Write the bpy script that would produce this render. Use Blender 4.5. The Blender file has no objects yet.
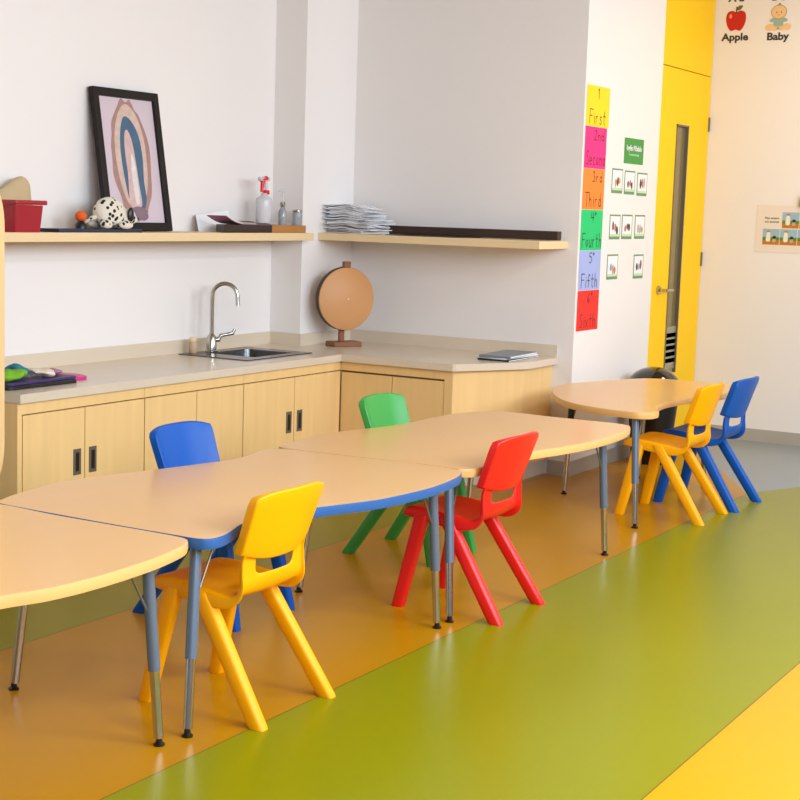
import bpy, bmesh, math, random
from mathutils import Vector, Matrix
random.seed(7)
PI = math.pi
COL = bpy.context.scene.collection

# ------------------------------------------------------------------ materials
def lin(c):
    def f(v):
        v /= 255.0
        return v / 12.92 if v <= 0.04045 else ((v + 0.055) / 1.055) ** 2.4
    return (f(c[0]), f(c[1]), f(c[2]), 1.0)

def mat(name, col, rough=0.5, metal=0.0, spec=0.5, coat=0.0, coat_rough=0.1, noise=0.0, nscale=20.0, stretch=(1, 1, 1), bump=0.0, alpha=None, trans=0.0):
    m = bpy.data.materials.new(name); m.use_nodes = True
    nt = m.node_tree; b = nt.nodes['Principled BSDF']
    b.inputs['Base Color'].default_value = lin(col)
    b.inputs['Roughness'].default_value = rough
    b.inputs['Metallic'].default_value = metal
    b.inputs['Specular IOR Level'].default_value = spec
    b.inputs['Coat Weight'].default_value = coat
    b.inputs['Coat Roughness'].default_value = coat_rough
    b.inputs['Transmission Weight'].default_value = trans
    if noise > 0 or bump > 0:
        tc = nt.nodes.new('ShaderNodeTexCoord'); mp = nt.nodes.new('ShaderNodeMapping')
        mp.inputs['Scale'].default_value = stretch
        nz = nt.nodes.new('ShaderNodeTexNoise'); nz.inputs['Scale'].default_value = nscale; nz.inputs['Detail'].default_value = 5
        nt.links.new(tc.outputs['Object'], mp.inputs['Vector']); nt.links.new(mp.outputs['Vector'], nz.inputs['Vector'])
        if noise > 0:
            mx = nt.nodes.new('ShaderNodeMix'); mx.data_type = 'RGBA'
            c = lin(col)
            mx.inputs[6].default_value = tuple(max(0, v * (1 - noise)) for v in c[:3]) + (1,)
            mx.inputs[7].default_value = tuple(min(1, v * (1 + noise)) for v in c[:3]) + (1,)
            nt.links.new(nz.outputs['Fac'], mx.inputs[0]); nt.links.new(mx.outputs[2], b.inputs['Base Color'])
        if bump > 0:
            bp = nt.nodes.new('ShaderNodeBump'); bp.inputs['Strength'].default_value = bump; bp.inputs['Distance'].default_value = 0.01
            nt.links.new(nz.outputs['Fac'], bp.inputs['Height']); nt.links.new(bp.outputs['Normal'], b.inputs['Normal'])
    return m

M = {}
M['wall'] = mat('painted_wall', (235, 230, 227), 0.7, noise=0.01, nscale=2)
M['ceiling'] = mat('ceiling_paint', (176, 174, 170), 0.8, noise=0.01, nscale=2)  # out of view, toned down to lower the bounced light
M['maple'] = mat('maple_veneer', (236, 197, 134), 0.42, noise=0.10, nscale=5, stretch=(3.5, 3.5, 0.35))
M['maple_shelf'] = mat('maple_shelf_board', (232, 204, 158), 0.45, noise=0.05, nscale=5, stretch=(0.6, 0.6, 4))
M['shade_brown'] = mat('door_gap_shade', (120, 78, 40), 0.5, noise=0.1, nscale=8)  # brown that paints in the shade between cabinet doors
M['counter'] = mat('stone_laminate', (216, 200, 178), 0.28, noise=0.05, nscale=6, stretch=(0.7, 1.5, 1), coat=0.2)
M['table'] = mat('table_laminate', (236, 184, 116), 0.30, spec=0.5, noise=0.03, nscale=3, stretch=(1, 3, 1), coat=0.15, coat_rough=0.15)
M['edge_maple'] = mat('table_edge_yellow_maple', (230, 180, 112), 0.35)
M['edge_blue'] = mat('table_edge_blue', (36, 92, 158), 0.38)
M['leg_grey'] = mat('slate_grey_painted_steel', (96, 112, 132), 0.35, metal=0.2, coat=0.3)
M['chrome'] = mat('brushed_chrome', (190, 188, 182), 0.18, metal=1.0)
M['black'] = mat('black_plastic', (16, 16, 18), 0.35)
M['black_gloss'] = mat('glossy_black_plastic', (8, 8, 9), 0.12, coat=0.6)
M['ch_yellow'] = mat('yellow_moulded_plastic', (250, 172, 0), 0.42, spec=0.3, bump=0.02, nscale=300)
M['ch_red'] = mat('red_moulded_plastic', (232, 26, 22), 0.36, bump=0.02, nscale=300)
M['ch_green'] = mat('green_moulded_plastic', (56, 158, 66), 0.38, bump=0.02, nscale=300)
M['ch_blue'] = mat('blue_moulded_plastic', (0, 82, 172), 0.40, spec=0.3, bump=0.02, nscale=300)
M['door'] = mat('yellow_door_paint', (255, 204, 0), 0.45, spec=0.15)
M['steel'] = mat('sink_steel', (92, 92, 94), 0.25, metal=1.0)
M['pewter'] = mat('recessed_pewter', (120, 112, 100), 0.4, metal=0.5)
M['glass_smoke'] = mat('smoked_glass', (118, 104, 62), 0.12, spec=0.6)
M['glass_grey'] = mat('grey_glass', (148, 142, 116), 0.2, spec=0.5)
M['baseboard'] = mat('vinyl_baseboard', (176, 168, 156), 0.4, noise=0.04, nscale=5)
M['plinth'] = mat('pale_plinth', (214, 208, 198), 0.5, noise=0.05, nscale=9)
M['paper'] = mat('white_paper', (236, 236, 238), 0.7)
M['ink'] = mat('dark_ink', (38, 34, 40), 0.6)
M['ink_soft'] = mat('brown_print', (58, 44, 30), 0.6)
for n, c in {'s_yellow': (250, 216, 0), 's_pink': (250, 32, 130), 's_orange': (255, 136, 40), 's_green': (0, 200, 112), 's_blue': (160, 176, 230), 's_red': (240, 36, 22), 'g_sign': (62, 150, 62), 'g_pale': (196, 236, 190), 'c_green': (104, 146, 108), 'c_green2': (120, 170, 96)}.items():
    M[n] = mat('paper_' + n, c, 0.6)
M['wood_disc'] = mat('tan_wood', (208, 150, 96), 0.5, noise=0.05, nscale=5)
M['wood_brown'] = mat('brown_wood', (136, 84, 50), 0.5, noise=0.15, nscale=12)
M['wood_dark'] = mat('very_dark_wood', (52, 32, 22), 0.5, noise=0.1, nscale=10)
M['frame'] = mat('black_brown_frame', (18, 9, 10), 0.45, spec=0.3)
M['tray_light'] = mat('oak_tray', (176, 120, 62), 0.5, noise=0.12, nscale=10)
M['red_bin'] = mat('crimson_plastic', (158, 8, 32), 0.35)
M['tan_cloth'] = mat('tan_cloth', (196, 172, 132), 0.9, noise=0.2, nscale=10, bump=0.3)

def spotted(name):
    m = mat(name, (226, 216, 200), 0.9); nt = m.node_tree; b = nt.nodes['Principled BSDF']
    tc = nt.nodes.new('ShaderNodeTexCoord'); v = nt.nodes.new('ShaderNodeTexVoronoi'); v.inputs['Scale'].default_value = 34
    r = nt.nodes.new('ShaderNodeValToRGB'); r.color_ramp.elements[0].position = 0.30; r.color_ramp.elements[1].position = 0.36
    r.color_ramp.elements[0].color = lin((30, 24, 24)); r.color_ramp.elements[1].color = lin((226, 216, 200))
    nt.links.new(tc.outputs['Object'], v.inputs['Vector']); nt.links.new(v.outputs['Distance'], r.inputs['Fac']); nt.links.new(r.outputs['Color'], b.inputs['Base Color'])
    return m
M['spots'] = spotted('spotted_plush')
M['orange_toy'] = mat('orange_felt', (236, 96, 24), 0.8)
M['navy'] = mat('navy_cover', (30, 40, 66), 0.5)
M['clear'] = mat('clear_plastic', (232, 232, 236), 0.25, trans=0.35, spec=0.4)
M['jar_glass'] = mat('pale_glass', (190, 196, 204), 0.08, trans=0.5)
M['red_plastic'] = mat('red_trigger_plastic', (224, 24, 24), 0.35)
M['mauve'] = mat('mauve_paper', (176, 124, 150), 0.7)
M['cream'] = mat('cream_paper', (232, 216, 196), 0.7)
M['magenta'] = mat('magenta_plastic', (214, 40, 130), 0.4)
M['teal'] = mat('teal_cloth', (40, 120, 140), 0.9, bump=0.3, nscale=20)
M['lime'] = mat('lime_cloth', (120, 180, 40), 0.9, bump=0.3, nscale=20)
M['purple'] = mat('purple_folder', (64, 44, 96), 0.5)
M['greyblue'] = mat('grey_blue_cover', (112, 122, 132), 0.35)
M['jar_tan'] = mat('tan_jar', (196, 164, 130), 0.5)
M['divider'] = mat('pale_wood_board', (240, 200, 140), 0.45, noise=0.05, nscale=4, stretch=(3, 3, 0.5))

def floor_mat():
    m = mat('striped_vinyl_floor', (190, 125, 15), 0.22, spec=0.22); nt = m.node_tree; N = nt.nodes; L = nt.links
    b = N['Principled BSDF']
    tc = N.new('ShaderNodeTexCoord'); sp = N.new('ShaderNodeSeparateXYZ'); L.new(tc.outputs['Object'], sp.inputs[0])
    def mth(op, a, bb):
        n = N.new('ShaderNodeMath'); n.operation = op
        for i, v in enumerate((a, bb)):
            if isinstance(v, (int, float)): n.inputs[i].default_value = v
            else: L.new(v, n.inputs[i])
        return n.outputs[0]
    X, Y = sp.outputs['X'], sp.outputs['Y']
    nz = N.new('ShaderNodeTexNoise'); nz.inputs['Scale'].default_value = 1.6; nz.inputs['Detail'].default_value = 6
    L.new(tc.outputs['Object'], nz.inputs['Vector'])
    vary = mth('ADD', mth('MULTIPLY', nz.outputs['Fac'], 0.08), 0.96)
    def mix(f, a, c):
        n = N.new('ShaderNodeMix'); n.data_type = 'RGBA'; L.new(f, n.inputs[0])
        for i, v in ((6, a), (7, c)):
            if isinstance(v, tuple): n.inputs[i].default_value = v
            else: L.new(v, n.inputs[i])
        return n.outputs[2]
    orange = lin(ORANGE); green = lin(GREEN); yel = lin(YELLOWF); grey = lin(GREYF)
    c = mix(mth('LESS_THAN', Y, 2.592), orange, green)
    c = mix(mth('LESS_THAN', Y, 1.39), c, yel)
    c = mix(mth('MULTIPLY', mth('GREATER_THAN', Y, 3.776), mth('LESS_THAN', X, 7.2)), c, green)
    up = mth('LESS_THAN', mth('SUBTRACT', Y, 2.60), mth('MULTIPLY', mth('SUBTRACT', X, 8.74), 0.553))
    dn = mth('GREATER_THAN', mth('SUBTRACT', Y, 2.60), mth('MULTIPLY', mth('SUBTRACT', X, 8.70), -0.42))
    c = mix(mth('MULTIPLY', up, dn), c, grey)
    # thin dark seams where the strips meet
    s = mth('MINIMUM', mth('ABSOLUTE', mth('SUBTRACT', Y, 2.592), 0), mth('ABSOLUTE', mth('SUBTRACT', Y, 3.776), 0))
    s = mth('MINIMUM', s, mth('ABSOLUTE', mth('SUBTRACT', Y, 1.39), 0))
    seam = mth('MULTIPLY', mth('LESS_THAN', s, 0.0025), mth('LESS_THAN', X, 8.7))
    c = mix(seam, c, lin((112, 90, 20)))
    mu = N.new('ShaderNodeVectorMath'); mu.operation = 'SCALE'; L.new(c, mu.inputs[0]); L.new(vary, mu.inputs['Scale'])
    L.new(mu.outputs[0], b.inputs['Base Color'])
    n2 = N.new('ShaderNodeTexNoise'); n2.inputs['Scale'].default_value = 5; n2.inputs['Detail'].default_value = 4
    L.new(tc.outputs['Object'], n2.inputs['Vector'])
    L.new(mth('ADD', mth('MULTIPLY', n2.outputs['Fac'], 0.04), 0.27), b.inputs['Roughness'])
    return m
ORANGE = (182, 127, 0); GREEN = (136, 136, 6); YELLOWF = (228, 156, 0); GREYF = (140, 148, 154)
M['floor'] = floor_mat()

# ------------------------------------------------------------------ helpers
def tag(o, label=None, cat=None, group=None, kind=None):
    if label: o['label'] = label
    if cat: o['category'] = cat
    if group: o['group'] = group
    if kind: o['kind'] = kind
    return o

def thing(name, label, cat, loc=(0, 0, 0), rz=0.0, group=None):
    o = bpy.data.objects.new(name, None); COL.objects.link(o)
    o.location = loc; o.rotation_euler = (0, 0, rz); o.empty_display_size = 0.1
    return tag(o, label, cat, group)

def finish(name, bm, m, parent=None, smooth=False, world=False, bevel=0, loc=None, rz=0, rot=None, segs=2, label=None):
    bmesh.ops.recalc_face_normals(bm, faces=bm.faces)
    if world and parent is not None:
        r = parent
        while r.parent: r = r.parent
        bmesh.ops.translate(bm, verts=bm.verts, vec=-Vector(r.location))
    me = bpy.data.meshes.new(name); bm.to_mesh(me); bm.free()
    mats = m if isinstance(m, (list, tuple)) else [m]
    for x in mats: me.materials.append(x)
    if smooth:
        for p in me.polygons: p.use_smooth = True
    o = bpy.data.objects.new(name, me); COL.objects.link(o)
    if parent is not None: o.parent = parent
    if loc is not None: o.location = loc
    if rot is not None: o.rotation_euler = rot
    elif rz: o.rotation_euler = (0, 0, rz)
    if bevel:
        b = o.modifiers.new('bevel', 'BEVEL'); b.width = bevel; b.segments = segs; b.limit_method = 'ANGLE'; b.angle_limit = 0.6
    if smooth or bevel:
        try: me.set_sharp_from_angle(angle=0.9)
        except Exception: pass
    if label: o['label'] = label
    return o

def B(): return bmesh.new()

def box(bm, x0, x1, y0, y1, z0, z1, mi=0):
    vs = [bm.verts.new(p) for p in [(x0, y0, z0), (x1, y0, z0), (x1, y1, z0), (x0, y1, z0), (x0, y0, z1), (x1, y0, z1), (x1, y1, z1), (x0, y1, z1)]]
    for f in [(0, 3, 2, 1), (4, 5, 6, 7), (0, 1, 5, 4), (1, 2, 6, 5), (2, 3, 7, 6), (3, 0, 4, 7)]:
        bm.faces.new([vs[i] for i in f]).material_index = mi
    return bm

def prism(bm, pts, z0, z1, mi=0):
    a = [bm.verts.new((x, y, z0)) for x, y in pts]; b = [bm.verts.new((x, y, z1)) for x, y in pts]
    n = len(pts)
    bm.faces.new(a[::-1]).material_index = mi; bm.faces.new(b).material_index = mi
    for i in range(n): bm.faces.new([a[i], a[(i + 1) % n], b[(i + 1) % n], b[i]]).material_index = mi
    return bm

def loft(bm, rings, cap=True, closed=True, mi=0):
    R = [[bm.verts.new(p) for p in r] for r in rings]
    n = len(rings[0])
    for a, b in zip(R, R[1:]):
        for i in range(n if closed else n - 1):
            try: bm.faces.new([a[i], a[(i + 1) % n], b[(i + 1) % n], b[i]]).material_index = mi
            except ValueError: pass
    if cap:
        bm.faces.new(R[0][::-1]).material_index = mi; bm.faces.new(R[-1]).material_index = mi
    return R

def tube(bm, path, radii, n=16, mi=0):
    P = [Vector(p) for p in path]
    if not isinstance(radii, (list, tuple)): radii = [radii] * len(P)
    rings = []; up = None
    for i, p in enumerate(P):
        d = (P[min(i + 1, len(P) - 1)] - P[max(i - 1, 0)]).normalized()
        if up is None: up = d.orthogonal().normalized()
        up = (up - d * up.dot(d)); up = up.normalized() if up.length > 1e-5 else d.orthogonal().normalized()
        s = d.cross(up)
        rings.append([tuple(p + radii[i] * (math.cos(2 * PI * k / n) * up + math.sin(2 * PI * k / n) * s)) for k in range(n)])
    loft(bm, rings, mi=mi)
    return bm

def lathe(bm, prof, cx=0, cy=0, n=32, mi=0):
    rings = [[(cx + r * math.cos(2 * PI * k / n), cy + r * math.sin(2 * PI * k / n), z) for k in range(n)] for r, z in prof]
    loft(bm, rings, mi=mi); return bm

def ellipsoid(bm, c, r, rot=None, seg=20, mi=0):
    mtx = Matrix.Translation(c) @ (rot or Matrix.Identity(4)) @ Matrix.Diagonal((r[0], r[1], r[2], 1))
    k = bmesh.ops.create_uvsphere(bm, u_segments=seg, v_segments=seg // 2 + 2, radius=1, matrix=mtx)
    for v in k['verts']:
        for f in v.link_faces: f.material_index = mi
    return bm

def catmull(pts, k=6):
    out = []; n = len(pts)
    for i in range(n):
        p0, p1, p2, p3 = (Vector(pts[(i + j - 1) % n]) for j in range(4))
        for s in range(k):
            t = s / k
            q = 0.5 * ((2 * p1) + (p2 - p0) * t + (2 * p0 - 5 * p1 + 4 * p2 - p3) * t * t + (3 * p1 - p0 - 3 * p2 + p3) * t ** 3)
            out.append((q.x, q.y))
    return out

def inset(pts, d):
    n = len(pts); out = []
    for i in range(n):
        a = Vector(pts[i - 1]); b = Vector(pts[(i + 1) % n]); t = (b - a).normalized()
        out.append((pts[i][0] - t.y * d, pts[i][1] + t.x * d))   # CCW outline: left normal points inwards
    return out

def text_mesh(txt, size, bold=0.0):
    cu = bpy.data.curves.new('t', 'FONT'); cu.body = txt; cu.size = size; cu.align_x = 'CENTER'; cu.align_y = 'CENTER'; cu.offset = bold; cu.extrude = 0.0004; cu.resolution_u = 3
    o = bpy.data.objects.new('t', cu); COL.objects.link(o)
    dg = bpy.context.evaluated_depsgraph_get(); me = bpy.data.meshes.new_from_object(o.evaluated_get(dg))
    bpy.data.objects.remove(o); bpy.data.curves.remove(cu)
    return me

def text_part(name, txt, size, m, parent, loc, rot, bold=0.0, sx=1.0):
    me = text_mesh(txt, size, bold); me.materials.clear(); me.materials.append(m)
    o = bpy.data.objects.new(name, me); COL.objects.link(o); o.parent = parent; o.location = loc; o.rotation_euler = rot; o.scale = (sx, 1, 1)
    return o

# handwriting: every glyph is a list of polylines in a 1 x 1 cell
GL = {
 'F': [[(0, 0), (.05, 1)], [(0, 1), (.6, .98)], [(.03, .55), (.45, .55)]],
 'i': [[(.2, 0), (.2, .55)], [(.2, .72), (.22, .76)]],
 'f': [[(.5, .85), (.35, .95), (.25, .8), (.25, 0)], [(.05, .5), (.45, .5)]],
 't': [[(.25, .95), (.25, .1), (.4, 0)], [(.05, .6), (.5, .6)]],
 'h': [[(.1, 1), (.1, 0)], [(.1, .4), (.3, .58), (.45, .45), (.45, 0)]],
 'r': [[(.1, .55), (.1, 0)], [(.1, .4), (.25, .55), (.4, .52)]],
 's': [[(.45, .5), (.2, .55), (.15, .38), (.42, .22), (.35, .02), (.08, .05)]],
 'e': [[(.08, .3), (.45, .32), (.35, .55), (.12, .5), (.06, .22), (.2, 0), (.45, .08)]],
 'c': [[(.45, .48), (.2, .55), (.08, .28), (.2, .02), (.45, .06)]],
 'o': [[(.25, .55), (.08, .3), (.22, .02), (.45, .22), (.38, .5), (.25, .55)]],
 'n': [[(.1, .55), (.1, 0)], [(.1, .42), (.3, .56), (.45, .42), (.45, 0)]],
 'd': [[(.45, 1), (.45, 0)], [(.45, .45), (.2, .55), (.07, .28), (.2, .02), (.45, .12)]],
 'u': [[(.08, .55), (.1, .12), (.28, 0), (.45, .15)], [(.45, .55), (.45, 0)]],
 'x': [[(.05, .55), (.45, 0)], [(.45, .55), (.05, 0)]],
 'T': [[(.3, 1), (.3, 0)], [(0, 1), (.65, 1)]],
 'S': [[(.5, .9), (.25, 1), (.08, .8), (.3, .55), (.5, .3), (.3, .02), (.03, .1)]],
 '1': [[(.1, .8), (.3, 1), (.3, 0)]],
 '2': [[(.08, .85), (.3, 1), (.48, .8), (.3, .45), (.05, .02), (.55, .04)]],
 '3': [[(.08, .95), (.4, .98), (.25, .6), (.48, .4), (.4, .05), (.05, .05)]],
 '4': [[(.1, 1), (.05, .5), (.5, .5)], [(.42, 1), (.42, 0)]],
 '5': [[(.5, 1), (.12, .98), (.1, .6), (.4, .62), (.5, .3), (.3, 0), (.05, .08)]],
 '6': [[(.42, 1), (.15, .6), (.1, .2), (.3, 0), (.48, .2), (.35, .42), (.12, .3)]],
 'º': [[(.15, 1), (.05, .88), (.16, .76), (.27, .88), (.15, 1)]],
}
def handwriting(bm, txt, x, z, h, w, t, yf):
    """flat pen strokes on a plane facing -Y, x to the right, z up"""
    cx = x
    for ch in txt:
        for pl in GL[ch]:
            P = [Vector((cx + a * w, z + b * h)) for a, b in pl]
            for a, b in zip(P, P[1:]):
                d = (b - a).normalized(); n = Vector((-d.y, d.x)) * t * 0.5; a2 = a - d * t * .3; b2 = b + d * t * .3
                vs = [bm.verts.new((p.x, yf, p.y)) for p in (a2 - n, b2 - n, b2 + n, a2 + n)]
                bm.faces.new(vs)
        cx += w * (.42 if ch in 'i1' else .66)

def struct(name, bm, m, **k):
    return tag(finish(name, bm, m, **k), kind='structure')

# ------------------------------------------------------------------ room shell
XL, XR, YF, YA, YW, H = -2.0, 10.86, -1.5, 5.49, 3.66, 3.45
XB, YC, XC = 8.55, 5.26, 7.955
struct('floor', box(B(), XL - .1, XR + .15, YF - .1, YA + .15, -0.08, 0), M['floor'])
struct('ceiling', box(B(), XL - .1, XR + .15, YF - .1, YA + .15, H, H + .08), M['ceiling'])
M['bounce_cut_grey'] = mat('unseen_wall_dull_grey', (128, 132, 140), 0.8)  # walls out of view, given a dull tone to cut bounced light
struct('wall_back', box(B(), XL, XC, YA, YA + .12, 0, H), M['wall'])
struct('wall_corner_column', box(B(), XC, XB, YC, YA + .12, 0, H), M['wall'])
struct('wall_pier', box(B(), XB, 9.83, YW, YA + .12, 0, H), M['wall'])
struct('wall_right_end', box(B(), XR, XR + .12, YF, YA + .12, 0, H), M['wall'])
struct('wall_left', box(B(), XL - .12, XL, YF, YA + .12, 0, H), M['bounce_cut_grey'])
# window wall behind the camera's right shoulder: sill, head and piers round three openings
bm = B(); box(bm, XL, XR, YF - .15, YF, 0, 1.75); box(bm, XL, XR, YF - .15, YF, 3.3, H)
WINS = [(-1.2, 1.9), (2.5, 5.6), (6.2, 9.3)]
px = XL
for a, b in WINS: box(bm, px, a, YF - .15, YF, 1.75, 3.3); px = b
box(bm, px, XR, YF - .15, YF, 1.75, 3.3)
struct('wall_front', bm, M['bounce_cut_grey'])
M['winframe'] = mat('white_window_frame', (230, 230, 228), 0.4)
for i, (a, b) in enumerate(WINS):
    bm = B(); t = .05
    box(bm, a, b, YF - .11, YF - .05, 1.75, 1.75 + t); box(bm, a, b, YF - .11, YF - .05, 3.3 - t, 3.3)
    box(bm, a, a + t, YF - .11, YF - .05, 1.75 + t, 3.3 - t); box(bm, b - t, b, YF - .11, YF - .05, 1.75 + t, 3.3 - t)
    c = (a + b) / 2; box(bm, c - t / 2, c + t / 2, YF - .11, YF - .05, 1.75 + t, 3.3 - t)
    struct('window_%d' % (i + 1), bm, M['winframe'])
# baseboards
struct('baseboard_pier', box(B(), XB - .012, 9.80, YW - .014, YW - .0005, 0, .09), M['baseboard'])
struct('baseboard_corner', box(B(), XB - .014, XB - .0005, YW, 3.79, 0, .09), M['baseboard'])
struct('baseboard_right_end', box(B(), XR - .014, XR - .0005, YF, YW + .03, 0, .09), M['baseboard'])

# yellow door with a panel above it
XD0, XD1 = 9.832, XR - .001
bm = B(); box(bm, XD0, XD1, YW + .07, YW + .12, 0, H); struct('wall_behind_door', bm, M['wall'])
d = tag(bpy.data.objects.new('door_1', None), kind='structure'); COL.objects.link(d); d.location = (XD0, YW, 0)
bm = B(); z1 = 2.605; gx0, gx1, gz0, gz1 = 10.185, 10.425, .50, 2.235
for q in [(XD0 + .004, gx0, 0.008, z1), (gx1, XD1 - .004, 0.008, z1), (gx0, gx1, gz1, z1), (gx0, gx1, 0.008, gz0)]:
    box(bm, q[0], q[1], YW + .012, YW + .055, q[2], q[3])
leaf = finish('door_leaf', bm, M['door'], d, world=True)
finish('transom_panel', box(B(), XD0 + .004, XD1 - .004, YW + .012, YW + .055, z1 + .006, H - .002), M['door'], d, world=True)
finish('glass_pane', box(B(), gx0, gx1, YW + .03, YW + .04, .80, gz1), M['glass_smoke'], d, world=True)
bm = B(); box(bm, gx0, gx1, YW + .028, YW + .038, .50, .80)
for k in range(6): box(bm, gx0, gx1, YW + .018, YW + .03, .53 + k * .045, .606 + k * .045)
finish('louvre', bm, M['glass_grey'], d, world=True)
bm = B(); t = .012
box(bm, gx0 - .0, gx0 + t, YW + .006, YW + .03, gz0, gz1); box(bm, gx1 - t, gx1, YW + .006, YW + .03, gz0, gz1); box(bm, gx0, gx1, YW + .006, YW + .03, gz1 - t, gz1)
finish('pane_trim', bm, M['pewter'], d, world=True)
bm = B(); tube(bm, [(9.985, YW + .011, 1.10), (9.985, YW - .004, 1.10)], .03, 20); tube(bm, [(9.985, YW, 1.10), (9.985, YW - .055, 1.10)], .011, 12)
tube(bm, [(9.985, YW - .05, 1.10), (10.12, YW - .05, 1.098)], [.012, .009], 12)
finish('door_handle', bm, M['chrome'], d, world=True, smooth=True)
for zz in (1.30, 2.27):
    finish('hinge', box(B(), XD1 - .020, XD1 - .006, YW + .002, YW + .012, zz - .05, zz + .05), M['pewter'], d, world=True)

# ------------------------------------------------------------------ fitted cabinets
FY = 4.79     # front plane of the run under the sink
def pull(bm, x, z):       # recessed pull, frame + dark slot, on a -Y face
    box(bm, x - .026, x + .026, FY - .004, FY + .002, z - .062, z + .062, 0)
    box(bm, x - .011, x + .011, FY - .0055, FY - .002, z - .045, z + .045, 1)
def cabinet(name, label, x0, x1, mid, left_end=False, pullx=.055):
    c = thing(name, label, 'cabinet', ((x0 + x1) / 2, FY, 0), group=None)
    bm = B()
    box(bm, x0, x0 + .018, FY + .02, YA - .002, .085, .684); box(bm, x1 - .018, x1, FY + .02, YA - .002, .085, .684)
    box(bm, x0 + .018, x1 - .018, FY + .02, YA - .02, .085, .103); box(bm, x0 + .018, x1 - .018, YA - .02, YA - .002, .085, .684)
    box(bm, x0, x1, FY, FY + .02, .632, .684)
    if left_end: box(bm, x0, x0 + .028, FY, FY + .02, .085, .632)
    finish('body', bm, M['maple'], c, world=True)
    finish('plinth', box(B(), x0, x1, FY + .05, FY + .07, 0, .085), M['plinth'], c, world=True)
    a = x0 + (.034 if left_end else .003)
    for xa, xb, hx in ((a, mid - .003, mid - pullx), (mid + .003, x1 - .003, mid + pullx)):
        dr = finish('door', box(B(), xa, xb, FY - .001, FY + .017, .09, .626), M['maple'], c, world=True, bevel=.001)
        bm = B(); pull(bm, hx, .371); finish('handle', bm, [M['pewter'], M['black']], dr, world=True)
    # dark sheet behind the doors stands in for the shade in their gaps
    finish('gap_shade', box(B(), x0 + .001, x1 - .001, FY + .017, FY + .0198, .088, .631), M['shade_brown'], c, world=True)
    return c
cabinet('base_cabinet', 'maple base cabinet with two doors at the left end of the counter', 4.968, 5.859, 5.418, True)
cabinet('base_cabinet', 'maple two-door base cabinet left of the sink, behind the blue chair', 5.862, 6.703, 6.286)
cabinet('base_cabinet', 'maple two-door base cabinet directly under the sink, up to the inner corner', 6.706, 7.698, 7.205)
# cabinet on the wing towards the room, with a chamfered end panel
c = thing('corner_cabinet', 'maple cabinet wing with chamfered end under the notebooks', 'cabinet', (8.1, 4.3, 0))
body = [(7.718, 4.030), (8.14, 3.79), (8.548, 3.79), (8.548, 5.235), (7.96, 5.235), (7.96, 4.81), (7.718, 4.81)]
finish('body', prism(B(), body, .10, .684), M['maple'], c, world=True)
bm = B(); box(bm, 7.70, 7.718, 4.030, 4.79, .632, .684); box(bm, 7.70, 7.718, 4.030, 4.084, .10, .632)
finish('face_frame', bm, M['maple'], c, world=True)
pl = [(7.76, 4.05), (8.16, 3.82), (8.548, 3.82), (8.548, 5.2), (7.76, 5.2)]
finish('plinth', prism(B(), pl, 0, .10), M['plinth'], c, world=True)
finish('gap_shade', box(B(), 7.7165, 7.7178, 4.085, 4.788, .105, .631), M['shade_brown'], c, world=True)  # dark sheet colours in the shade between the wing doors
for ya, yb in ((4.437, 4.785), (4.089, 4.431)):
    dr = finish('door', box(B(), 7.703, 7.7165, ya, yb, .105, .620), M['maple'], c, world=True, bevel=.001)
    hy = 4.434 + (.05 if ya > 4.4 else -.05)
    bm = B(); box(bm, 7.6995, 7.704, hy - .026, hy + .026, .31, .434, 0); box(bm, 7.698, 7.702, hy - .011, hy + .011, .327, .417, 1)
    finish('handle', bm, [M['pewter'], M['black']], dr, world=True)

# worktop with sink cut-out
bm = B(); z0, z1 = .686, .727
sx0, sx1, sy0, sy1 = 7.09, 7.50, 4.99, 5.34
box(bm, 4.966, sx0, 4.77, YA - .002, z0, z1); box(bm, sx0, sx1, 4.77, sy0, z0, z1); box(bm, sx0, sx1, sy1, YA - .002, z0, z1)
prism(bm, [(sx1, 4.77), (7.672, 4.77), (7.672, 4.020), (7.684, 4.004), (8.12, 3.762), (8.14, 3.755), (8.549, 3.755), (8.549, 5.259), (7.954, 5.259), (7.954, YA - .002), (sx1, YA - .002)], z0, z1)
bmesh.ops.remove_doubles(bm, verts=bm.verts, dist=1e-5)
tag(finish('worktop', bm, M['counter']), 'beige laminate L-shaped worktop with steel sink set into it', 'countertop')
bm = B(); t = .018; zt = .803
box(bm, 4.966, XC - t, YA - t - .001, YA - .001, .727, zt); box(bm, XC - t - .001, XC - .001, YC - t - .001, YA - .001, .727, zt)
box(bm, XC, XB - t - .001, YC - t - .001, YC - .001, .727, zt); box(bm, XB - t - .001, XB - .001, 3.757, YC - .001, .727, zt)
tag(finish('backsplash', bm, M['counter']), 'low beige upstand strip along the walls behind the worktop', 'backsplash')

# sink
s = thing('sink', 'rectangular stainless steel sink with drainboard set in the worktop', 'sink', (7.3, 5.15, .727))
bm = B(); rx0, rx1, ry0, ry1 = 6.93, 7.60, 4.93, 5.42; a, b_ = .727, .7325
box(bm, rx0, sx0 + .01, ry0, ry1, a, b_); box(bm, sx1 - .01, rx1, ry0, ry1, a, b_); box(bm, sx0 + .01, sx1 - .01, ry0, sy0 + .01, a, b_); box(bm, sx0 + .01, sx1 - .01, sy1 - .01, ry1, a, b_)
finish('rim', bm, M['steel'], s, world=True, bevel=.002)
def rrect(x0, x1, y0, y1, r, k=6):
    o = []
    for cx, cy, a0 in ((x1 - r, y0 + r, -90), (x1 - r, y1 - r, 0), (x0 + r, y1 - r, 90), (x0 + r, y0 + r, 180)):
        for j in range(k + 1):
            an = math.radians(a0 + 90 * j / k); o.append((cx + r * math.cos(an), cy + r * math.sin(an)))
    return o
rings = []
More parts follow.
